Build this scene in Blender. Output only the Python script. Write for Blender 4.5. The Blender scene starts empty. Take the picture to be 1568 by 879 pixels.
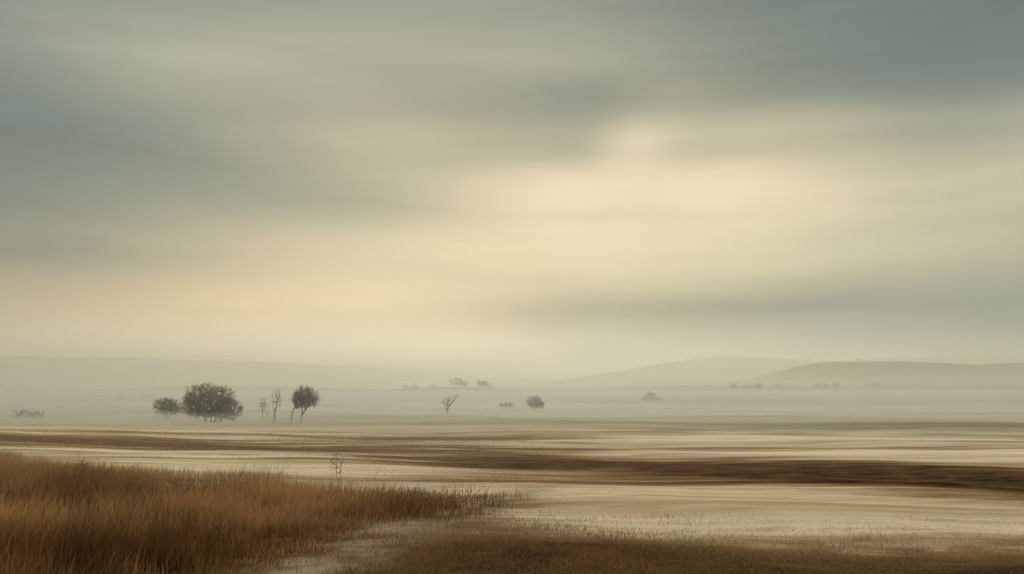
import bpy, math, random
import numpy as np
from mathutils import Vector
rng=np.random.default_rng(7)
scene=bpy.context.scene
def lin(c):
    return tuple(((v/255)/12.92 if v/255<=0.04045 else ((v/255+0.055)/1.055)**2.4) for v in c)
def link(o): scene.collection.objects.link(o); return o

# ------------------------------------------------ node helper
class NB:
    def __init__(s,nt): s.nt=nt; s.n=nt.nodes; s.l=nt.links
    def _in(s,sock,v):
        if isinstance(v,bpy.types.NodeSocket): s.l.new(v,sock)
        else: sock.default_value=v
    def m(s,op,a,b=0.0,c=0.0,clamp=False):
        n=s.n.new('ShaderNodeMath'); n.operation=op; n.use_clamp=clamp
        s._in(n.inputs[0],a); s._in(n.inputs[1],b); s._in(n.inputs[2],c); return n.outputs[0]
    def comb(s,x,y,z):
        n=s.n.new('ShaderNodeCombineXYZ'); s._in(n.inputs[0],x); s._in(n.inputs[1],y); s._in(n.inputs[2],z); return n.outputs[0]
    def sep(s,v):
        n=s.n.new('ShaderNodeSeparateXYZ'); s._in(n.inputs[0],v); return n.outputs
    def noise(s,v,scale,detail=3,rough=0.5):
        n=s.n.new('ShaderNodeTexNoise'); s._in(n.inputs['Vector'],v); n.inputs['Scale'].default_value=scale
        n.inputs['Detail'].default_value=detail; n.inputs['Roughness'].default_value=rough
        return n.outputs['Fac']
    def mix(s,f,a,b,mode='MIX'):
        n=s.n.new('ShaderNodeMix'); n.data_type='RGBA'; n.blend_type=mode
        s._in(n.inputs[0],f)
        for k,v in ((6,a),(7,b)):
            if isinstance(v,bpy.types.NodeSocket): s.l.new(v,n.inputs[k])
            else: n.inputs[k].default_value=(*v[:3],1)
        return n.outputs[2]
    def smooth(s,x,a,b,to0=0.0,to1=1.0):
        n=s.n.new('ShaderNodeMapRange'); n.interpolation_type='SMOOTHSTEP'
        s._in(n.inputs[0],x); n.inputs[1].default_value=a; n.inputs[2].default_value=b
        n.inputs[3].default_value=to0; n.inputs[4].default_value=to1; return n.outputs[0]
    def ramp(s,f,els,interp='B_SPLINE'):
        n=s.n.new('ShaderNodeValToRGB'); n.color_ramp.interpolation=interp
        cr=n.color_ramp
        while len(cr.elements)>1: cr.elements.remove(cr.elements[-1])
        cr.elements[0].position=els[0][0]; cr.elements[0].color=(*els[0][1],1)
        for p,c in els[1:]:
            e=cr.elements.new(p); e.color=(*c,1)
        s._in(n.inputs[0],f); return n.outputs[0]

# ------------------------------------------------ world : overcast sky
SUN_EL=math.radians(24); SUN_AZ=math.radians(6)
w=bpy.data.worlds.new("World"); scene.world=w; w.use_nodes=True
nt=w.node_tree; nt.nodes.clear(); b=NB(nt)
out=nt.nodes.new('ShaderNodeOutputWorld')
sky=nt.nodes.new('ShaderNodeTexSky'); sky.sky_type='NISHITA'; sky.sun_disc=False
sky.sun_elevation=SUN_EL; sky.sun_rotation=SUN_AZ
bg1=nt.nodes.new('ShaderNodeBackground'); bg1.inputs[1].default_value=0.06
nt.links.new(sky.outputs[0],bg1.inputs[0])
tc=nt.nodes.new('ShaderNodeTexCoord')
X,Y,Z=b.sep(tc.outputs['Generated'])
az=b.m('ARCTAN2',X,Y)
hor=b.m('SQRT',b.m('ADD',b.m('MULTIPLY',X,X),b.m('MULTIPLY',Y,Y)))
te=b.m('DIVIDE',Z,b.m('MAXIMUM',hor,0.02))
tilt=b.m('SUBTRACT',te,b.m('MULTIPLY',az,-0.16))
nv=b.comb(b.m('MULTIPLY',az,2.6),b.m('MULTIPLY',tilt,9.0),0.3)
n1=b.m('SUBTRACT',b.noise(nv,1.0,3,0.5),0.5)
nv2=b.comb(b.m('MULTIPLY',az,4.0),b.m('MULTIPLY',tilt,7.0),7.7)
n2=b.m('SUBTRACT',b.noise(nv2,1.0,3,0.5),0.5)
nv3=b.comb(b.m('MULTIPLY',az,2.4),b.m('MULTIPLY',b.m('ADD',te,b.m('MULTIPLY',n2,0.06)),30.0),3.1)
n3=b.m('SUBTRACT',b.noise(nv3,1.0,4,0.5),0.5)
damp=b.smooth(te,0.0,0.12)
tew=b.m('ADD',te,b.m('MULTIPLY',b.m('MULTIPLY',n1,0.035),damp))
azw=b.m('ADD',az,b.m('MULTIPLY',n2,0.10))
pos=b.m('ADD',b.m('DIVIDE',azw,1.2),0.5)
def P(px): return min(1,max(0,math.atan((px-784)/1524)/1.2+0.5))
rows=[
(600,[(50,(196,188,160)),(500,(225,210,174)),(784,(212,202,172)),(1200,(165,171,156)),(1500,(148,160,150))]),
(540,[(0,(206,193,162)),(250,(230,212,175)),(620,(250,232,194)),(784,(234,219,182)),(900,(196,190,163)),(1200,(160,166,151)),(1500,(137,149,140))]),
(480,[(0,(184,171,142)),(300,(228,205,163)),(550,(236,216,175)),(700,(224,208,170)),(850,(192,182,150)),(1050,(160,159,138)),(1300,(154,156,140)),(1530,(150,155,140))]),
(400,[(0,(148,148,130)),(200,(170,165,140)),(400,(210,195,159)),(600,(225,209,171)),(850,(232,216,178)),(1200,(216,206,170)),(1530,(178,177,151))]),
(300,[(0,(128,135,123)),(200,(143,148,132)),(400,(158,159,138)),(600,(186,180,152)),(720,(208,196,163)),(860,(244,226,190)),(1000,(224,209,174)),(1150,(245,226,190)),(1350,(202,194,163)),(1530,(192,187,158))]),
(225,[(0,(121,131,121)),(150,(130,138,127)),(350,(153,155,138)),(580,(198,189,159)),(700,(178,174,147)),(800,(180,175,148)),(900,(168,166,142)),(980,(232,217,182)),(1060,(184,179,151)),(1180,(200,191,160)),(1400,(152,155,140)),(1550,(168,168,147))]),
(150,[(0,(131,140,129)),(250,(170,170,149)),(550,(174,171,149)),(784,(152,155,137)),(900,(138,143,129)),(1020,(170,168,144)),(1180,(132,140,127)),(1450,(122,132,124))]),
(100,[(0,(137,145,133)),(250,(175,175,154)),(500,(175,173,151)),(784,(172,172,150)),(1000,(153,156,139)),(1180,(130,139,127)),(1450,(115,127,119))]),
(10,[(0,(130,139,128)),(400,(160,163,145)),(784,(155,159,142)),(1000,(139,145,132)),(1200,(120,131,122)),(1530,(108,121,114))]),
]
col=None; pv=None
for py,els in rows:
    c=b.ramp(pos,[(P(px),lin(cc)) for px,cc in els])
    v=(605-py)/1524
    col = c if col is None else b.mix(b.smooth(tew,pv,v),col,c)
    pv=v
lum=b.m('ADD',1.03,b.m('ADD',b.m('MULTIPLY',n3,0.30),b.m('MULTIPLY',n1,0.05)))
colv=nt.nodes.new('ShaderNodeVectorMath'); colv.operation='SCALE'
nt.links.new(col,colv.inputs[0]); nt.links.new(lum,colv.inputs[3])
over=b.mix(b.smooth(te,0.46,1.3),colv.outputs[0],(1.2,1.12,0.95))  # unseen sky overhead brightened to add light on the pale ground
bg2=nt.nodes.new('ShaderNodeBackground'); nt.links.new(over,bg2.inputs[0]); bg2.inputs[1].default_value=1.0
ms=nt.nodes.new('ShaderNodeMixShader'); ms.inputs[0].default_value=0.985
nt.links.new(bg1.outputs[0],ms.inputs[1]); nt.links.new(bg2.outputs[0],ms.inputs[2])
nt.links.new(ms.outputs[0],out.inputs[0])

sl=bpy.data.lights.new("sun",'SUN'); sl.energy=1.35; sl.angle=math.radians(14); sl.color=(1,0.88,0.70)
so=link(bpy.data.objects.new("sun",sl))
d=Vector((math.sin(SUN_AZ)*math.cos(SUN_EL),math.cos(SUN_AZ)*math.cos(SUN_EL),math.sin(SUN_EL)))
so.rotation_euler=(-d).to_track_quat('-Z','Y').to_euler(); so.location=(0,50,80)

# ------------------------------------------------ camera
cd=bpy.data.cameras.new("camera"); cam=link(bpy.data.objects.new("camera",cd))
cam.location=(0,0,4); cam.rotation_euler=(math.radians(90),0,0)
cd.lens=35; cd.sensor_width=36; cd.shift_y=0.1055; cd.clip_end=20000; cd.clip_start=0.1
scene.camera=cam
scene.view_settings.view_transform='Standard'; scene.view_settings.look='None'; scene.view_settings.exposure=0

# ------------------------------------------------ terrain
def ss(x,a,b_):
    t=np.clip((x-a)/(b_-a),0,1); return t*t*(3-2*t)
def H(x,y):
    x=np.asarray(x,float); y=np.asarray(y,float)
    z=0.11*np.sin(x*0.16+1.3+0.05*y)*np.sin(y*0.13+0.4)+0.05*np.sin(x*0.43+y*0.31)
    z=z+ss(y,45,75)*0.22*np.sin(x*0.05+y*0.11+2.0)*np.sin(x*0.021-y*0.06+0.7)
    z=z+ss(y,60,140)*(0.34*np.sin(x*0.035+0.8)*np.sin(y*0.05+x*0.01)+0.18*np.sin(x*0.09+y*0.06))
    z=z+0.55*np.exp(-((x+11)/13)**2-((y-196)/14)**2)
    z=z+ss(y,270,1300)*(11+3*np.sin(x*0.008+y*0.004)+2*np.sin(x*0.021+1+y*0.012))
    z=z+ss(y,290,420)*1.8*ss(x,10,80)+ss(y,400,620)*4.5*ss(x,40,170)+ss(y,450,700)*4*np.exp(-((x+30)/60)**2)
    r=(21-0.006*(x-330)+0.9*np.sin(x*0.05))*ss(x,255,335)*np.exp(-((y-1050)/170)**2)
    return z+r
def grid_mesh(name,xs,ys,Z):
    nx,ny=len(xs),len(ys)
    XX,YY=np.meshgrid(xs,ys)
    V=np.stack([XX.ravel(),YY.ravel(),Z.ravel()],1)
    i=np.arange(nx-1)[None,:]+np.arange(ny-1)[:,None]*nx; i=i.ravel()
    F=np.stack([i,i+1,i+nx+1,i+nx],1)
    me=bpy.data.meshes.new(name); me.vertices.add(len(V)); me.vertices.foreach_set('co',V.ravel())
    me.loops.add(F.size); me.loops.foreach_set('vertex_index',F.ravel().astype(np.int32))
    me.polygons.add(len(F)); me.polygons.foreach_set('loop_start',(np.arange(len(F))*4).astype(np.int32))
    me.update(calc_edges=True)
    me.polygons.foreach_set('use_smooth',np.ones(len(F),bool))
    return me
t=np.linspace(-1,1,361); xs=4500*np.sinh(6*t)/np.sinh(6)
ys=np.concatenate([np.linspace(-80,10,30),10+5500*(np.exp(5.5*np.linspace(0.003,1,420))-1)/(np.exp(5.5)-1)])
XX,YY=np.meshgrid(xs,ys)
gm=grid_mesh("ground",xs,ys,H(XX,YY)); ground=link(bpy.data.objects.new("ground",gm))

# patches: (cx,cy,dirx,diry,ru,rv,strength)   all in world metres
dark=[(31,40,0.78,-0.62,27,7.5,1.7),(11,56,0.80,-0.60,15,4.5,0.85),
      (12,21.2,1,-0.03,22,5.0,1.0),(0.5,24,1,0,3.6,4.2,0.8),(34,30,1,-.1,14,2.0,0.4),
      (-42,87,0.95,-0.3,28,10,1.15),(-20,75,0.93,-0.36,10,4,0.6),(-9,96,1,0,15,7,0.8),(-2,76,0.93,-.36,12,4,0.6),(0,59,0.9,-.44,12,4,0.7),(3,47,0.9,-.3,10,3.2,0.5),
      (40,75,1,-.1,28,4,0.45),(-18,33,0.85,-.5,17,9.5,0.9),(-4.0,35,1,-.3,5,4,0.55),(-8,26,.4,-.9,6,3.6,0.9)]
olive=[(85,132,1,-.05,85,15,1.3),(45,100,1,-.08,50,6,0.6),(60,78,1,-.08,45,4,0.5),(-60,122,1,0,30,6,0.35),(20,170,1,0,60,10,.5)]
def nrm(p):
    l=math.hypot(p[2],p[3]); return (p[0],p[1],p[2]/l,p[3]/l,p[4],p[5],p[6])
dark=[nrm(p) for p in dark]; olive=[nrm(p) for p in olive]
def mask(P_,x,y):
    s=np.zeros_like(x)
    for cx,cy,dx,dy,ru,rv,k in P_:
        a=((x-cx)*dx+(y-cy)*dy)/ru; c=(-(x-cx)*dy+(y-cy)*dx)/rv
        s+=k*np.exp(-(a*a+c*c))
    return np.clip(s,0,1)

gmat=bpy.data.materials.new("moor_ground"); gmat.use_nodes=True
nt=gmat.node_tree; b=NB(nt); bs=nt.nodes['Principled BSDF']
geo=nt.nodes.new('ShaderNodeNewGeometry'); X,Y,Z=b.sep(geo.outputs['Position'])
wn=b.m('SUBTRACT',b.noise(b.comb(b.m('MULTIPLY',X,0.07),b.m('MULTIPLY',Y,0.22),0.0),1,4,0.6),0.5)
wn2=b.m('SUBTRACT',b.noise(b.comb(b.m('MULTIPLY',X,0.05),b.m('MULTIPLY',Y,0.1),4.0),1,3,0.5),0.5)
Yw=b.m('ADD',Y,b.m('MULTIPLY',wn,b.smooth(Y,20,120,6.0,26.0)))
Xw=b.m('ADD',X,b.m('MULTIPLY',wn2,14.0))
def nmask(P_):
    tot=None
    for cx,cy,dx,dy,ru,rv,k in P_:
        ax=b.m('SUBTRACT',Xw,cx); ay=b.m('SUBTRACT',Yw,cy)
        u=b.m('ADD',b.m('MULTIPLY',ax,dx/ru),b.m('MULTIPLY',ay,dy/ru))
        v=b.m('ADD',b.m('MULTIPLY',ax,-dy/rv),b.m('MULTIPLY',ay,dx/rv))
        r=b.m('ADD',b.m('MULTIPLY',u,u),b.m('MULTIPLY',v,v))
        g=b.m('MULTIPLY',b.m('EXPONENT',b.m('MULTIPLY',r,-1.0)),k)
        tot=g if tot is None else b.m('ADD',tot,g)
    return tot
Yt=b.m('ADD',b.m('ADD',Y,b.m('MULTIPLY',X,0.16)),b.m('MULTIPLY',wn2,8.0))
st1=b.noise(b.comb(b.m('MULTIPLY',X,0.03),b.m('MULTIPLY',Yt,0.50),1.0),1,5,0.62)
st2=b.noise(b.comb(b.m('MULTIPLY',X,0.14),b.m('MULTIPLY',Yt,2.2),2.0),1,4,0.6)
st3=b.noise(b.comb(b.m('MULTIPLY',X,0.012),b.m('MULTIPLY',Y,0.09),5.0),1,4,0.6)
st4=b.noise(b.comb(b.m('MULTIPLY',X,0.02),b.m('MULTIPLY',Yt,0.20),9.0),1,5,0.65)
blot=b.noise(b.comb(X,b.m('MULTIPLY',Y,1.3),3.0),0.55,4,0.6)
fine=b.noise(b.comb(X,b.m('MULTIPLY',Y,1.0),0.0),9,4,0.65)
dm=nmask(dark); om=nmask(olive)
dm=b.m('MULTIPLY',dm,b.m('ADD',0.45,b.m('MULTIPLY',st1,1.05)))
dm=b.m('ADD',dm,b.m('MULTIPLY',b.m('SUBTRACT',st2,0.5),b.smooth(Y,26,50,0.25,0.6)))
dm=b.m('ADD',dm,b.m('MULTIPLY',b.m('SUBTRACT',blot,0.5),b.smooth(Y,60,25,0.0,0.8)))
dm=b.m('ADD',dm,b.m('MULTIPLY',b.m('SUBTRACT',st1,0.48),b.smooth(Y,24,60,0.8,1.9)))
dm=b.m('ADD',dm,b.m('MULTIPLY',b.m('SUBTRACT',st4,0.48),b.smooth(Y,28,60,0.7,2.2)),clamp=True)
om=b.m('ADD',om,b.m('MULTIPLY',b.m('SUBTRACT',st3,0.5),1.4))
om=b.m('ADD',om,b.m('MULTIPLY',b.m('SUBTRACT',st1,0.5),1.8),clamp=True)
pale=b.mix(b.smooth(st1,0.32,0.68),(0.36,0.28,0.17),(0.64,0.545,0.385))
pale=b.mix(b.m('MULTIPLY',b.smooth(st4,0.58,0.40),0.55),pale,(0.72,0.64,0.48))
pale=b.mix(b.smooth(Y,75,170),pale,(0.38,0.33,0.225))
brown=b.mix(b.smooth(blot,0.3,0.7),(0.020,0.013,0.008),(0.10,0.058,0.027))
brown=b.mix(b.smooth(Y,45,90),brown,(0.125,0.088,0.048))
c=b.mix(om,pale,(0.12,0.112,0.072))
c=b.mix(b.smooth(dm,0.02,0.60),c,(0.22,0.148,0.075))
c=b.mix(b.smooth(dm,0.35,1.05),c,brown)
c=b.mix(b.smooth(Y,170,330),c,b.mix(b.smooth(st3,0.35,0.65),(0.23,0.24,0.19),(0.29,0.29,0.225)))  # far ground takes on the mist colour, haze painted in so it fades out
# worn dirt path
px_=b.m('ADD',b.m('ADD',b.m('MULTIPLY',b.m('SUBTRACT',Y,22),0.19),-5.0),b.m('MULTIPLY',b.m('POWER',b.m('MAXIMUM',b.m('SUBTRACT',Y,28),0.0),2.0),0.012))
pd=b.m('ABSOLUTE',b.m('ADD',b.m('SUBTRACT',X,px_),b.m('ADD',b.m('MULTIPLY',wn,3.0),b.m('MULTIPLY',b.m('SUBTRACT',blot,0.5),3.2))))
pw=b.smooth(Y,14,44,2.3,1.3)
pm=b.m('MULTIPLY',b.m('SUBTRACT',1.0,b.smooth(b.m('DIVIDE',pd,pw),0.0,1.5)),b.smooth(Y,36,50,1.0,0.0))
dirt=b.mix(b.smooth(blot,0.3,0.7),(0.13,0.098,0.062),(0.33,0.285,0.20))
c=b.mix(b.m('MULTIPLY',pm,0.85),c,dirt)
c=b.mix(b.m('MULTIPLY',b.smooth(fine,0.35,0.7),b.smooth(Y,60,15,0.0,0.55)),c,b.mix(1.0,c,(0.45,0.4,0.32),'MULTIPLY'))
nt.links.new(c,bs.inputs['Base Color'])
bs.inputs['Roughness'].default_value=1.0
bs.inputs['Specular IOR Level'].default_value=0.0
bp=nt.nodes.new('ShaderNodeBump'); bp.inputs['Distance'].default_value=0.06; bp.inputs['Strength'].default_value=0.4
nt.links.new(b.m('ADD',fine,b.m('MULTIPLY',blot,1.5)),bp.inputs['Height']); nt.links.new(bp.outputs[0],bs.inputs['Normal'])
gm.materials.append(gmat)

# ------------------------------------------------ hills
def hillmat(c1,c2):
    hm=bpy.data.materials.new("hill_moorland_haze"); hm.use_nodes=True  # distance haze is put into the pale hill colours
    nt=hm.node_tree; b=NB(nt); bs=nt.nodes['Principled BSDF']
    geo=nt.nodes.new('ShaderNodeNewGeometry'); X,Y,Z=b.sep(geo.outputs['Position'])
    nn=b.noise(b.comb(b.m('MULTIPLY',X,0.006),b.m('MULTIPLY',Y,0.02),b.m('MULTIPLY',Z,0.06)),1,5,0.6)
    nt.links.new(b.mix(b.smooth(nn,0.35,0.65),c1,c2),bs.inputs['Base Color'])
    bs.inputs['Roughness'].default_value=1; bs.inputs['Specular IOR Level'].default_value=0.05; return hm
def hills(name,yc,sig,prof,seed,hm):
    px,pz=zip(*prof); xs=np.linspace(-3800,3800,500); ys=np.linspace(yc-2.2*sig,yc+2.2*sig,50)
    XX,YY=np.meshgrid(xs,ys); r=np.random.default_rng(seed)
    xf=np.linspace(-4200,4200,1700); zf=np.interp(xf,px,pz); k=np.hanning(41); k/=k.sum(); zf=np.convolve(np.pad(zf,20,'edge'),k,'valid')
    z=np.interp(XX,xf,zf)
    z=z+sum(a*np.sin(XX*f+r.uniform(0,6)+YY*f*0.7) for a,f in ((1.6,0.02),(1.0,0.05),(0.5,0.11)))
    z=z*np.exp(-((YY-yc)/sig)**2)-2
    me=grid_mesh(name,xs,ys,z); me.materials.append(hm); return link(bpy.data.objects.new(name,me))
hills("hills",1800,300,[(-4000,10),(-400,10),(0,20),(101,34),(180,48),(255,62),(330,71),(385,75),(470,73),(527,70),(609,68),(720,73),(926,86),(1400,100),(4000,90)],3,hillmat((0.30,0.32,0.27),(0.34,0.36,0.305)))
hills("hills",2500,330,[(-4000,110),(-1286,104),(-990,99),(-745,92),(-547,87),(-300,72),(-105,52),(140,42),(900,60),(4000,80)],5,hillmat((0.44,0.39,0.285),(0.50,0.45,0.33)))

# ------------------------------------------------ mist
def mist(z1,y0,dens,alb,zb,g=0.4):
    me=bpy.data.meshes.new("mist"); x=5200+zb*7; y1=6200+zb*5; z0=-20-zb
    v=[(-x,y0,z0),(x,y0,z0),(x,y1,z0),(-x,y1,z0),(-x,y0,z1),(x,y0,z1),(x,y1,z1),(-x,y1,z1)]
    f=[(0,3,2,1),(4,5,6,7),(0,1,5,4),(1,2,6,5),(2,3,7,6),(3,0,4,7)]
    me.from_pydata(v,[],f); o=link(bpy.data.objects.new("mist",me))
    m=bpy.data.materials.new("mist_volume"); m.use_nodes=True; n=m.node_tree; n.nodes.clear()
    oo=n.nodes.new('ShaderNodeOutputMaterial'); a=n.nodes.new('ShaderNodeVolumeScatter'); c=n.nodes.new('ShaderNodeVolumeAbsorption'); ad=n.nodes.new('ShaderNodeAddShader')
    a.inputs['Color'].default_value=(*alb,1); a.inputs['Density'].default_value=dens; a.inputs['Anisotropy'].default_value=g
    c.inputs['Color'].default_value=(*alb,1); c.inputs['Density'].default_value=dens
    n.links.new(a.outputs[0],ad.inputs[0]); n.links.new(c.outputs[0],ad.inputs[1]); n.links.new(ad.outputs[0],oo.inputs['Volume'])
    me.materials.append(m)
mist(18,45,0.0014,(0.95,0.96,0.85),1,0.45)
mist(6,185,0.0028,(0.89,0.93,0.87),2,0.42)
mist(1.3,115,0.008,(0.89,0.92,0.83),3,0.45)
mist(80,850,0.0011,(0.98,0.98,0.87),4,0.6)

# ------------------------------------------------ trees
def simple_mat(name,c1,c2,scale,transl=0.0):
    m=bpy.data.materials.new(name); m.use_nodes=True; nt=m.node_tree; b=NB(nt); bs=nt.nodes['Principled BSDF']
    g=nt.nodes.new('ShaderNodeNewGeometry')
    f=b.noise(g.outputs['Position'],scale,4,0.6)
    cc=b.mix(b.smooth(f,0.35,0.65),c1,c2)
    rnd=b.smooth(g.outputs['Random Per Island'],0,1,0.5,1.5)
    vm=nt.nodes.new('ShaderNodeVectorMath'); vm.operation='SCALE'; nt.links.new(cc,vm.inputs[0]); nt.links.new(rnd,vm.inputs[3])
    nt.links.new(vm.outputs[0],bs.inputs['Base Color']); bs.inputs['Roughness'].default_value=0.9; bs.inputs['Specular IOR Level'].default_value=0.1
    return m
bark=simple_mat("bark",(0.026,0.024,0.020),(0.06,0.054,0.044),6)
leafm=simple_mat("foliage",(0.024,0.026,0.020),(0.115,0.110,0.080),1.1)
twigm=simple_mat("dry_stalk",(0.10,0.06,0.03),(0.2,0.12,0.06),5)

def mesh_from(name,V,F,mats,mi):
    me=bpy.data.meshes.new(name); me.from_pydata(V.tolist() if isinstance(V,np.ndarray) else V,[],F)
    for m in mats: me.materials.append(m)
    me.polygons.foreach_set('material_index',np.array(mi,np.int32)); me.update(); return me

def tree(name,x,y,h,crowns,trunks,nt_=400,leaves=3000,leaf=0.11,seed=1,rmin=0.018,rtrunk=0.18,mats=None,crownjit=1.0,shell=0.45,twl=1.0,ntw=3):
    """crowns: list of (cx,cz,rx,rz,weight) in metres relative to base; trunks: list of [(x,z),...] polylines"""
    r=np.random.default_rng(seed); nodes=[]; par=[]
    for ti,pl in enumerate(trunks):
        prev=-1; yo=r.uniform(-.3,.3)
        for k in range(len(pl)-1):
            a=np.array([pl[k][0],yo,pl[k][1]]); c=np.array([pl[k+1][0],yo,pl[k+1][1]])
            n=max(2,int(np.linalg.norm(c-a)/0.25))
            for j in range(n+ (k==len(pl)-2)):
                p=a+(c-a)*j/n+r.normal(0,0.025,3)
                nodes.append(p); par.append(prev); prev=len(nodes)-1
    nbase=len(nodes)
    tg=[]
    ws=np.array([c[4] for c in crowns],float); ws/=ws.sum()
    for _ in range(nt_):
        c=crowns[r.choice(len(crowns),p=ws)]
        v=r.normal(size=3); v/=np.linalg.norm(v); rad=r.uniform(0.05,1)**shell
        rad*=1+0.07*crownjit*math.sin(5*v[0]+seed)+0.06*crownjit*math.sin(9*v[2]+3*v[1]+seed)
        p=np.array([c[0]+v[0]*c[2]*rad,v[1]*c[2]*rad*0.9,c[1]+v[2]*c[3]*rad]); 
        if p[2]>0.25: tg.append(p)
    tg=np.array(tg); root=np.array(nodes[nbase//2]); 
    tg=tg[np.argsort(np.linalg.norm(tg-root,axis=1))]
    for p in tg:
        N=np.array(nodes); d_=np.linalg.norm(N-p,axis=1)
        pen=np.where(N[:,2]>p[2]+0.05,1.6,1.0); pen[:max(1,int(nbase*0.25))]=3
        j=int(np.argmin(d_*pen)); a=N[j]; L=d_[j]; n=max(1,int(L/0.45)); prev=j
        side=r.normal(0,0.07*L,3); side[2]+=0.08*L
        for k in range(1,n+1):
            tt=k/n; q=a+(p-a)*tt+side*math.sin(math.pi*tt)
            nodes.append(q); par.append(prev); prev=len(nodes)-1
    N=np.array(nodes); par=np.array(par); R2=np.full(len(N),rmin**2.3)
    kids=np.zeros(len(N),int)
    for i in range(len(N)-1,-1,-1):
        if par[i]>=0: R2[par[i]]+=R2[i]; kids[par[i]]+=1
    R=R2**(1/2.3); R=np.minimum(R,rtrunk*(1-0.45*np.clip(N[:,2]/h,0,1)))
    V=[];F=[];MI=[]
    def tube(a,c,ra,rb):
        dv=c-a; L=np.linalg.norm(dv); 
        if L<1e-4: return
        dv=dv/L; s=np.cross(dv,[0.3,0.9,0.1]); s/=np.linalg.norm(s); u=np.cross(dv,s); k0=len(V); K=5 if ra>0.05 else 3
        for (pp,rr) in ((a,ra),(c,rb)):
            for i in range(K):
                an=2*math.pi*i/K; V.append((pp+rr*(math.cos(an)*s+math.sin(an)*u)).tolist())
        for i in range(K):
            F.append((k0+i,k0+(i+1)%K,k0+K+(i+1)%K,k0+K+i)); MI.append(0)
    for i in range(len(N)):
        if par[i]>=0: tube(N[par[i]],N[i],min(R[par[i]],R[i]*1.35),R[i])
    tips=np.where(kids==0)[0]; ctr=np.array([crowns[0][0],0,crowns[0][1]*0.4])
    for i in tips:
        for _ in range(ntw):
            dv=N[i]-ctr; dv/=np.linalg.norm(dv)+1e-6; dv=dv+r.normal(0,0.38,3); dv/=np.linalg.norm(dv)
            tube(N[i],N[i]+dv*r.uniform(0.15,0.42)*min(1,h/5)*twl,rmin*0.8,rmin*0.35)
    if leaves:
        cand=np.where((R<rmin*4)&(np.arange(len(N))>=nbase))[0]
        wq=r.uniform(0,1,len(cand))**1.3; wq/=wq.sum()
        idx=r.choice(cand,leaves,p=wq)
        for i in idx:
            p=N[i]+r.normal(0,0.19*min(1,h/5),3); s=leaf*r.uniform(0.5,1.3)
            a=r.normal(size=3); a/=np.linalg.norm(a); c=np.cross(a,r.normal(size=3)); c/=np.linalg.norm(c)
            k0=len(V)
            V.extend([(p-a*s).tolist(),(p+c*s*0.5).tolist(),(p+a*s).tolist(),(p-c*s*0.5).tolist()]); F.append((k0,k0+1,k0+2,k0+3)); MI.append(1)
    me=mesh_from(name,V,F,mats or [bark,leafm],MI)
    o=link(bpy.data.objects.new(name,me)); o.location=(x,y,float(H(x,y))-0.05); return o

tree("round_tree",-48.6,160,6.4,[(-0.1,3.6,4.1,2.8,4),(2.6,2.1,2.5,1.9,1.6),(-2.6,2.8,2.1,1.8,0.8)],
     [[(0.1,0),(0.2,1.2),(0.6,2.8)],[(-0.5,0),(-0.9,1.3),(-2.0,2.6)],[(0.6,0),(1.3,1.2),(2.6,2.2)]],nt_=1500,leaves=12500,leaf=0.10,seed=4,rtrunk=0.15,rmin=0.018,twl=1.6,ntw=4,shell=0.40)
tree("small_round_tree",-64,184,4.2,[(0,2.5,2.5,1.7,2),(1.6,2.0,1.7,1.3,1)],[[(0,0),(0.1,1.0),(0,2.0)],[(0.2,0),(0.9,1.6)]],nt_=480,leaves=2600,leaf=0.11,seed=9,rtrunk=0.09,twl=1.5)
tree("bare_tree",-40,160,4.0,[(0,2.6,1.1,1.4,1)],[[(0,0),(-0.1,1.2),(0.1,3.0)],[(0.4,0),(0.8,1.8)]],nt_=90,leaves=0,seed=11,rmin=0.013,rtrunk=0.045)
tree("bare_tree",-36.5,153,5.2,[(0.3,3.4,0.9,1.7,1)],[[(-0.3,0),(0,1.6),(0.5,3.6),(0.8,4.8)],[(0.2,0),(0.1,1.5),(-0.3,2.8)]],nt_=90,leaves=0,seed=13,rmin=0.017,rtrunk=0.065)
tree("twin_trunk_tree",-31.6,150,5.8,[(0.4,3.8,1.95,1.75,3),(-0.5,3.3,1.1,1.3,1),(1.3,3.2,1.2,1.1,1)],
     [[(-0.2,0),(-0.1,1.6),(0.1,3.0),(0.4,4.2)],[(-1.6,0),(-1.45,1.4),(-0.9,2.8),(-0.5,3.6)],[(-0.15,1.0),(0.8,2.3),(1.3,3.0)]],nt_=560,leaves=3200,leaf=0.09,seed=21,rtrunk=0.085,twl=1.6)
tree("windswept_bare_tree",-12.4,190,4.0,[(0,2.6,1.4,1.0,3),(1.6,3.5,0.6,0.4,0.6)],[[(0,0),(-0.1,1.0),(-0.6,2.6)],[(0,0.8),(0.6,2.0),(2.1,3.9)],[(0,0.7),(0.1,1.9),(0.2,3.2)]],nt_=90,leaves=30,leaf=0.1,seed=5,rmin=0.017,rtrunk=0.07)
tree("round_bush",5.7,254,3.5,[(0,2.0,2.3,1.6,1),(1.2,1.4,1.5,1.1,.5)],[[(0,0),(0.1,1.4)],[(0,0.2),(-1,1.2)],[(0,0.2),(1.1,1.2)]],nt_=380,leaves=1900,leaf=0.15,seed=31,rtrunk=0.1,twl=1.6)
tree("round_bush",-1.3,285,2.2,[(0,0.9,2.6,1.0,1)],[[(0,0),(0.1,0.9)]],nt_=200,leaves=800,leaf=0.14,seed=32,rtrunk=0.06)
tree("spreading_bush",55.5,400,3.9,[(0,1.8,2.2,2.0,2),(2.8,0.8,2.2,0.8,1),(-2.2,.8,1.3,.7,.5)],[[(0,0),(0,1.5)],[(0.3,0),(2.0,0.8)]],nt_=300,leaves=2600,leaf=0.27,seed=35,rtrunk=0.1)
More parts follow.
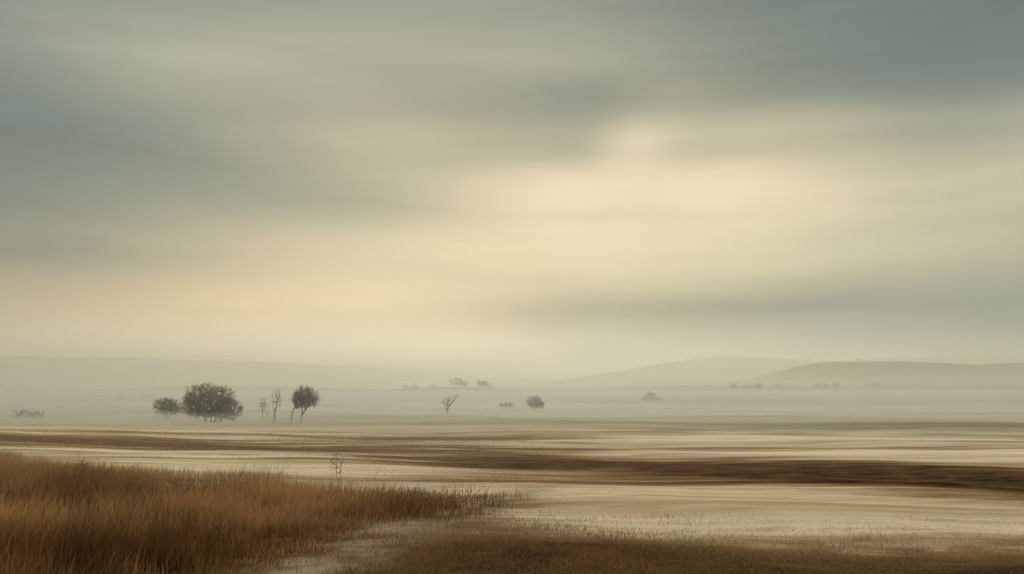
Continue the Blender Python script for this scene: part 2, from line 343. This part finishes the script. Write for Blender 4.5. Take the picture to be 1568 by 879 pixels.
tree("reedy_bush",-90.5,186,2.0,[(-0.5,0.8,2.6,0.9,2),(2,0.7,1.5,0.7,1)],[[(0,0),(0,.8)],[(-1.2,0),(-1.6,.8)],[(1.4,0),(1.8,.8)]],nt_=240,leaves=260,leaf=0.12,seed=36,rtrunk=0.05)
dm_=[twigm,twigm]
tree("dead_shrub",-8.1,46,1.5,[(0,0.95,0.34,0.55,1)],[[(0,0),(-0.05,1.1)],[(0.05,0),(0.22,1.0)],[(-0.05,0),(-0.25,0.9)]],nt_=60,leaves=0,seed=41,rmin=0.005,rtrunk=0.014,mats=dm_)
tree("dead_shrub",-16.4,38,2.0,[(0,1.45,0.3,0.5,1)],[[(0,0),(-0.03,1.75)],[(0.05,0),(0.2,1.4)]],nt_=45,leaves=0,seed=42,rmin=0.005,rtrunk=0.013,mats=dm_)

def distant():
    r=np.random.default_rng(77); V=[];F=[];MI=[]
    spec=[]
    def row(px0,px1,yd,n,h0,h1):
        for i in range(n):
            x=r.uniform(px0,px1); spec.append((x,yd+r.uniform(-12,12),r.uniform(h0,h1)))
    row(-42,-16,700,9,4,8); row(-70,-45,640,4,3,4); row(-205,-185,520,5,2.5,3.5); row(128,150,600,6,2.5,4.5); row(157,160,600,1,3,3.5); row(180,205,610,5,2,3.2); row(240,300,720,5,2.5,4)
    spec+= [(366,1050,3.6)]
    for (x,y,h) in spec:
        z=float(H(x,y)); 
        for k in range(int(55)):
            v=r.normal(size=3); v/=np.linalg.norm(v); rad=r.uniform(0.2,1)**0.5
            p=np.array([x,y,z+h*0.5])+v*rad*np.array([h*0.75,h*0.5,h*0.45])*(1+0.25*math.sin(4*v[0]+x)); s=h*0.1*r.uniform(0.5,1.3)
            a=r.normal(size=3);a/=np.linalg.norm(a);c=np.cross(a,r.normal(size=3));c/=np.linalg.norm(c);k0=len(V)
            V.extend([(p-a*s).tolist(),(p+c*s*.7).tolist(),(p+a*s).tolist(),(p-c*s*.7).tolist()]);F.append((k0,k0+1,k0+2,k0+3));MI.append(1)
        k0=len(V)
        for zz in (0,h*0.6):
            for i in range(4): V.append([x+h*.03*math.cos(i*1.57),y+h*.03*math.sin(i*1.57),z+zz])
        for i in range(4): F.append((k0+i,k0+(i+1)%4,k0+4+(i+1)%4,k0+4+i)); MI.append(0)
    link(bpy.data.objects.new("distant_trees",mesh_from("distant_trees",V,F,[bark,leafm],MI)))
distant()

# ------------------------------------------------ grass
grm=bpy.data.materials.new("dry_grass"); grm.use_nodes=True; nt=grm.node_tree; nt.nodes.clear()
oo=nt.nodes.new('ShaderNodeOutputMaterial'); at=nt.nodes.new('ShaderNodeAttribute'); at.attribute_name='col'
df=nt.nodes.new('ShaderNodeBsdfDiffuse'); tl=nt.nodes.new('ShaderNodeBsdfTranslucent'); mx=nt.nodes.new('ShaderNodeMixShader'); mx.inputs[0].default_value=0.4
nt.links.new(at.outputs['Color'],df.inputs[0]); nt.links.new(at.outputs['Color'],tl.inputs[0])
nt.links.new(df.outputs[0],mx.inputs[1]); nt.links.new(tl.outputs[0],mx.inputs[2]); nt.links.new(mx.outputs[0],oo.inputs[0])
def blades(name,x,y,h,wd,cb,ct,lean=0.25,wind=0.15):
    n=len(x); z=H(x,y)-0.02; ang=rng.uniform(0,2*math.pi,n)
    wx=np.cos(ang)*wd/2; wy=np.sin(ang)*wd/2
    lx=(rng.normal(0,lean,n)+wind)*h; ly=rng.normal(0,lean,n)*h
    V=np.empty((n,5,3))
    V[:,0]=np.stack([x-wx,y-wy,z],1); V[:,1]=np.stack([x+wx,y+wy,z],1)
    mxx=x+lx*0.3; myy=y+ly*0.3; mz=z+h*0.55
    V[:,2]=np.stack([mxx+wx*.75,myy+wy*.75,mz],1); V[:,3]=np.stack([mxx-wx*.75,myy-wy*.75,mz],1)
    V[:,4]=np.stack([x+lx,y+ly,z+h*0.97],1)
    k=(np.arange(n)*5)[:,None]
    L=(k+np.array([0,1,2,3,3,2,4])).ravel().astype(np.int32)
    ls=(np.arange(n)*7)[:,None]+np.array([0,4]); 
    me=bpy.data.meshes.new(name); me.vertices.add(n*5); me.vertices.foreach_set('co',V.ravel())
    me.loops.add(n*7); me.loops.foreach_set('vertex_index',L)
    me.polygons.add(n*2); me.polygons.foreach_set('loop_start',ls.ravel().astype(np.int32))
    me.update(calc_edges=True)
    C=np.ones((n,5,4)); C[:,0,:3]=cb; C[:,1,:3]=cb; mid=cb*0.35+ct*0.65; C[:,2,:3]=mid; C[:,3,:3]=mid; C[:,4,:3]=ct
    a=me.color_attributes.new('col','FLOAT_COLOR','POINT'); a.data.foreach_set('color',C.ravel())
    me.materials.append(grm); return link(bpy.data.objects.new(name,me))
def vnoise(x,y,s,seed):
    r=np.random.default_rng(seed); o=0
    for i in range(6):
        a=r.uniform(0,6.28); f=s*r.uniform(0.6,1.8); o=o+np.sin((x*math.cos(a)+y*math.sin(a))*f+r.uniform(0,6.28))
    return o/6**0.5
poly=np.array([(-60,80),(-34,66),(-24,56),(-15.5,50),(-9.5,45),(-4.5,42),(0.4,39.5),(-0.8,34),(-4.0,29),(-6.0,25),(-6.9,21),(-7.2,14),(-40,14)],float)
def sdist(x,y):
    n=len(poly); dmin=np.full(x.shape,1e9); ins=np.zeros(x.shape,bool)
    for i in range(n):
        a=poly[i]; c=poly[(i+1)%n]; e=c-a; t_=np.clip(((x-a[0])*e[0]+(y-a[1])*e[1])/(e@e),0,1)
        dmin=np.minimum(dmin,np.hypot(x-a[0]-t_*e[0],y-a[1]-t_*e[1]))
        cond=((a[1]>y)!=(c[1]>y))&(x<(c[0]-a[0])*(y-a[1])/(c[1]-a[1]+1e-12)+a[0]); ins^=cond
    return np.where(ins,dmin,-dmin)
n=470000
y=15+55*rng.uniform(0,1,n)**1.15; x=rng.uniform(-1,0.03,n)*(y*0.53+3)
sd=sdist(x,y)+1.4*vnoise(x,y,0.5,1)+0.8*vnoise(x,y,1.4,8)+rng.normal(0,1.1,n)
clump=vnoise(x,y,2.6,2); big=vnoise(x,y,0.45,12)
edge=np.clip(sd/8,0,1)
front=1-ss(y,22,32)
edge=np.clip(edge+front*0.15,0,1)
keep=(sd>0)&(rng.uniform(0,1,n)<np.clip(0.5+0.3*clump+0.3*big,0.06,1)*(0.2+0.8*edge)); x=x[keep];y=y[keep];sd=sd[keep];clump=clump[keep];edge=edge[keep]; n=len(x)
h=(0.05+0.98*edge**1.2)*(1+0.27*vnoise(x,y,0.8,3)+0.12*clump)*rng.uniform(0.35,1.35,n)
h=np.clip(h,0.04,1.5)
tone=np.clip(0.47+0.36*vnoise(x,y,0.4,4)+0.15*vnoise(x,y,1.7,5)+rng.normal(0,0.22,n),0,1)[:,None]
ct=(1-tone)*np.array([0.150,0.076,0.029])+tone*np.array([0.60,0.365,0.165])
ee=edge[:,None]
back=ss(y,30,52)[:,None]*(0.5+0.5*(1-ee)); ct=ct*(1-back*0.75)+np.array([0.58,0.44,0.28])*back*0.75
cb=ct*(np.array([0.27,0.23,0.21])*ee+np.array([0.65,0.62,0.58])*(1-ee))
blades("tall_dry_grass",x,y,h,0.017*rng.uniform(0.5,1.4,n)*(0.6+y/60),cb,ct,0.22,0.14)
def short(n,x0,x1,y0,y1,hmin,hmax,fn,seed,wd,bright=1.0):
    yy=rng.uniform(y0,y1,n); lo=np.maximum(x0,-yy*0.56-2); hi=np.minimum(x1,yy*0.56+2); xx=lo+(hi-lo)*rng.uniform(0,1,n)
    dk=mask(dark,xx,yy); pr=fn(xx,yy,dk); k=(rng.uniform(0,1,n)<pr)&(hi>lo); xx,yy,dk=xx[k],yy[k],dk[k]; m=len(xx)
    hh=rng.uniform(hmin,hmax,m)*(1+0.3*vnoise(xx,yy,1.5,seed)); hh=np.clip(hh,0.03,1)
    dk=dk[:,None]; tn=rng.uniform(0.6,1.35,m)[:,None]
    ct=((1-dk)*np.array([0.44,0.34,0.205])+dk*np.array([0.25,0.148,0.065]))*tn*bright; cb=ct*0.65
    return xx,yy,hh,wd*rng.uniform(0.6,1.3,m)*(0.6+yy/60),cb,ct
path=lambda x,y: np.abs(x-(-5.0+(y-22)*0.19+0.012*np.maximum(y-28,0)**2)+0.7*vnoise(x,y,1.1,90))
A=short(230000,-6,22,14,33,0.03,0.18,lambda x,y,d:np.clip(d*1.1-0.03,0,1)*(0.25+0.75*(vnoise(x,y,0.9,66)+rng.normal(0,.6,len(x))>-0.2))*(1-0.75*ss(x,3,13))*(0.06+0.94*ss(path(x,y),0.5,2.6)),61,0.015)
B=short(240000,-60,9,26,110,0.03,0.11,lambda x,y,d:(0.05+0.7*d)*(0.25+0.75*(vnoise(x,y,0.7,62)>0))*ss(-x,-9,4)*(0.06+0.94*ss(path(x,y),0.8,2.4)),63,0.022)
parts=[np.concatenate([A[i],B[i]]) for i in range(6)]
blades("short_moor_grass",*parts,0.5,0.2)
print("done",len(parts[0]))
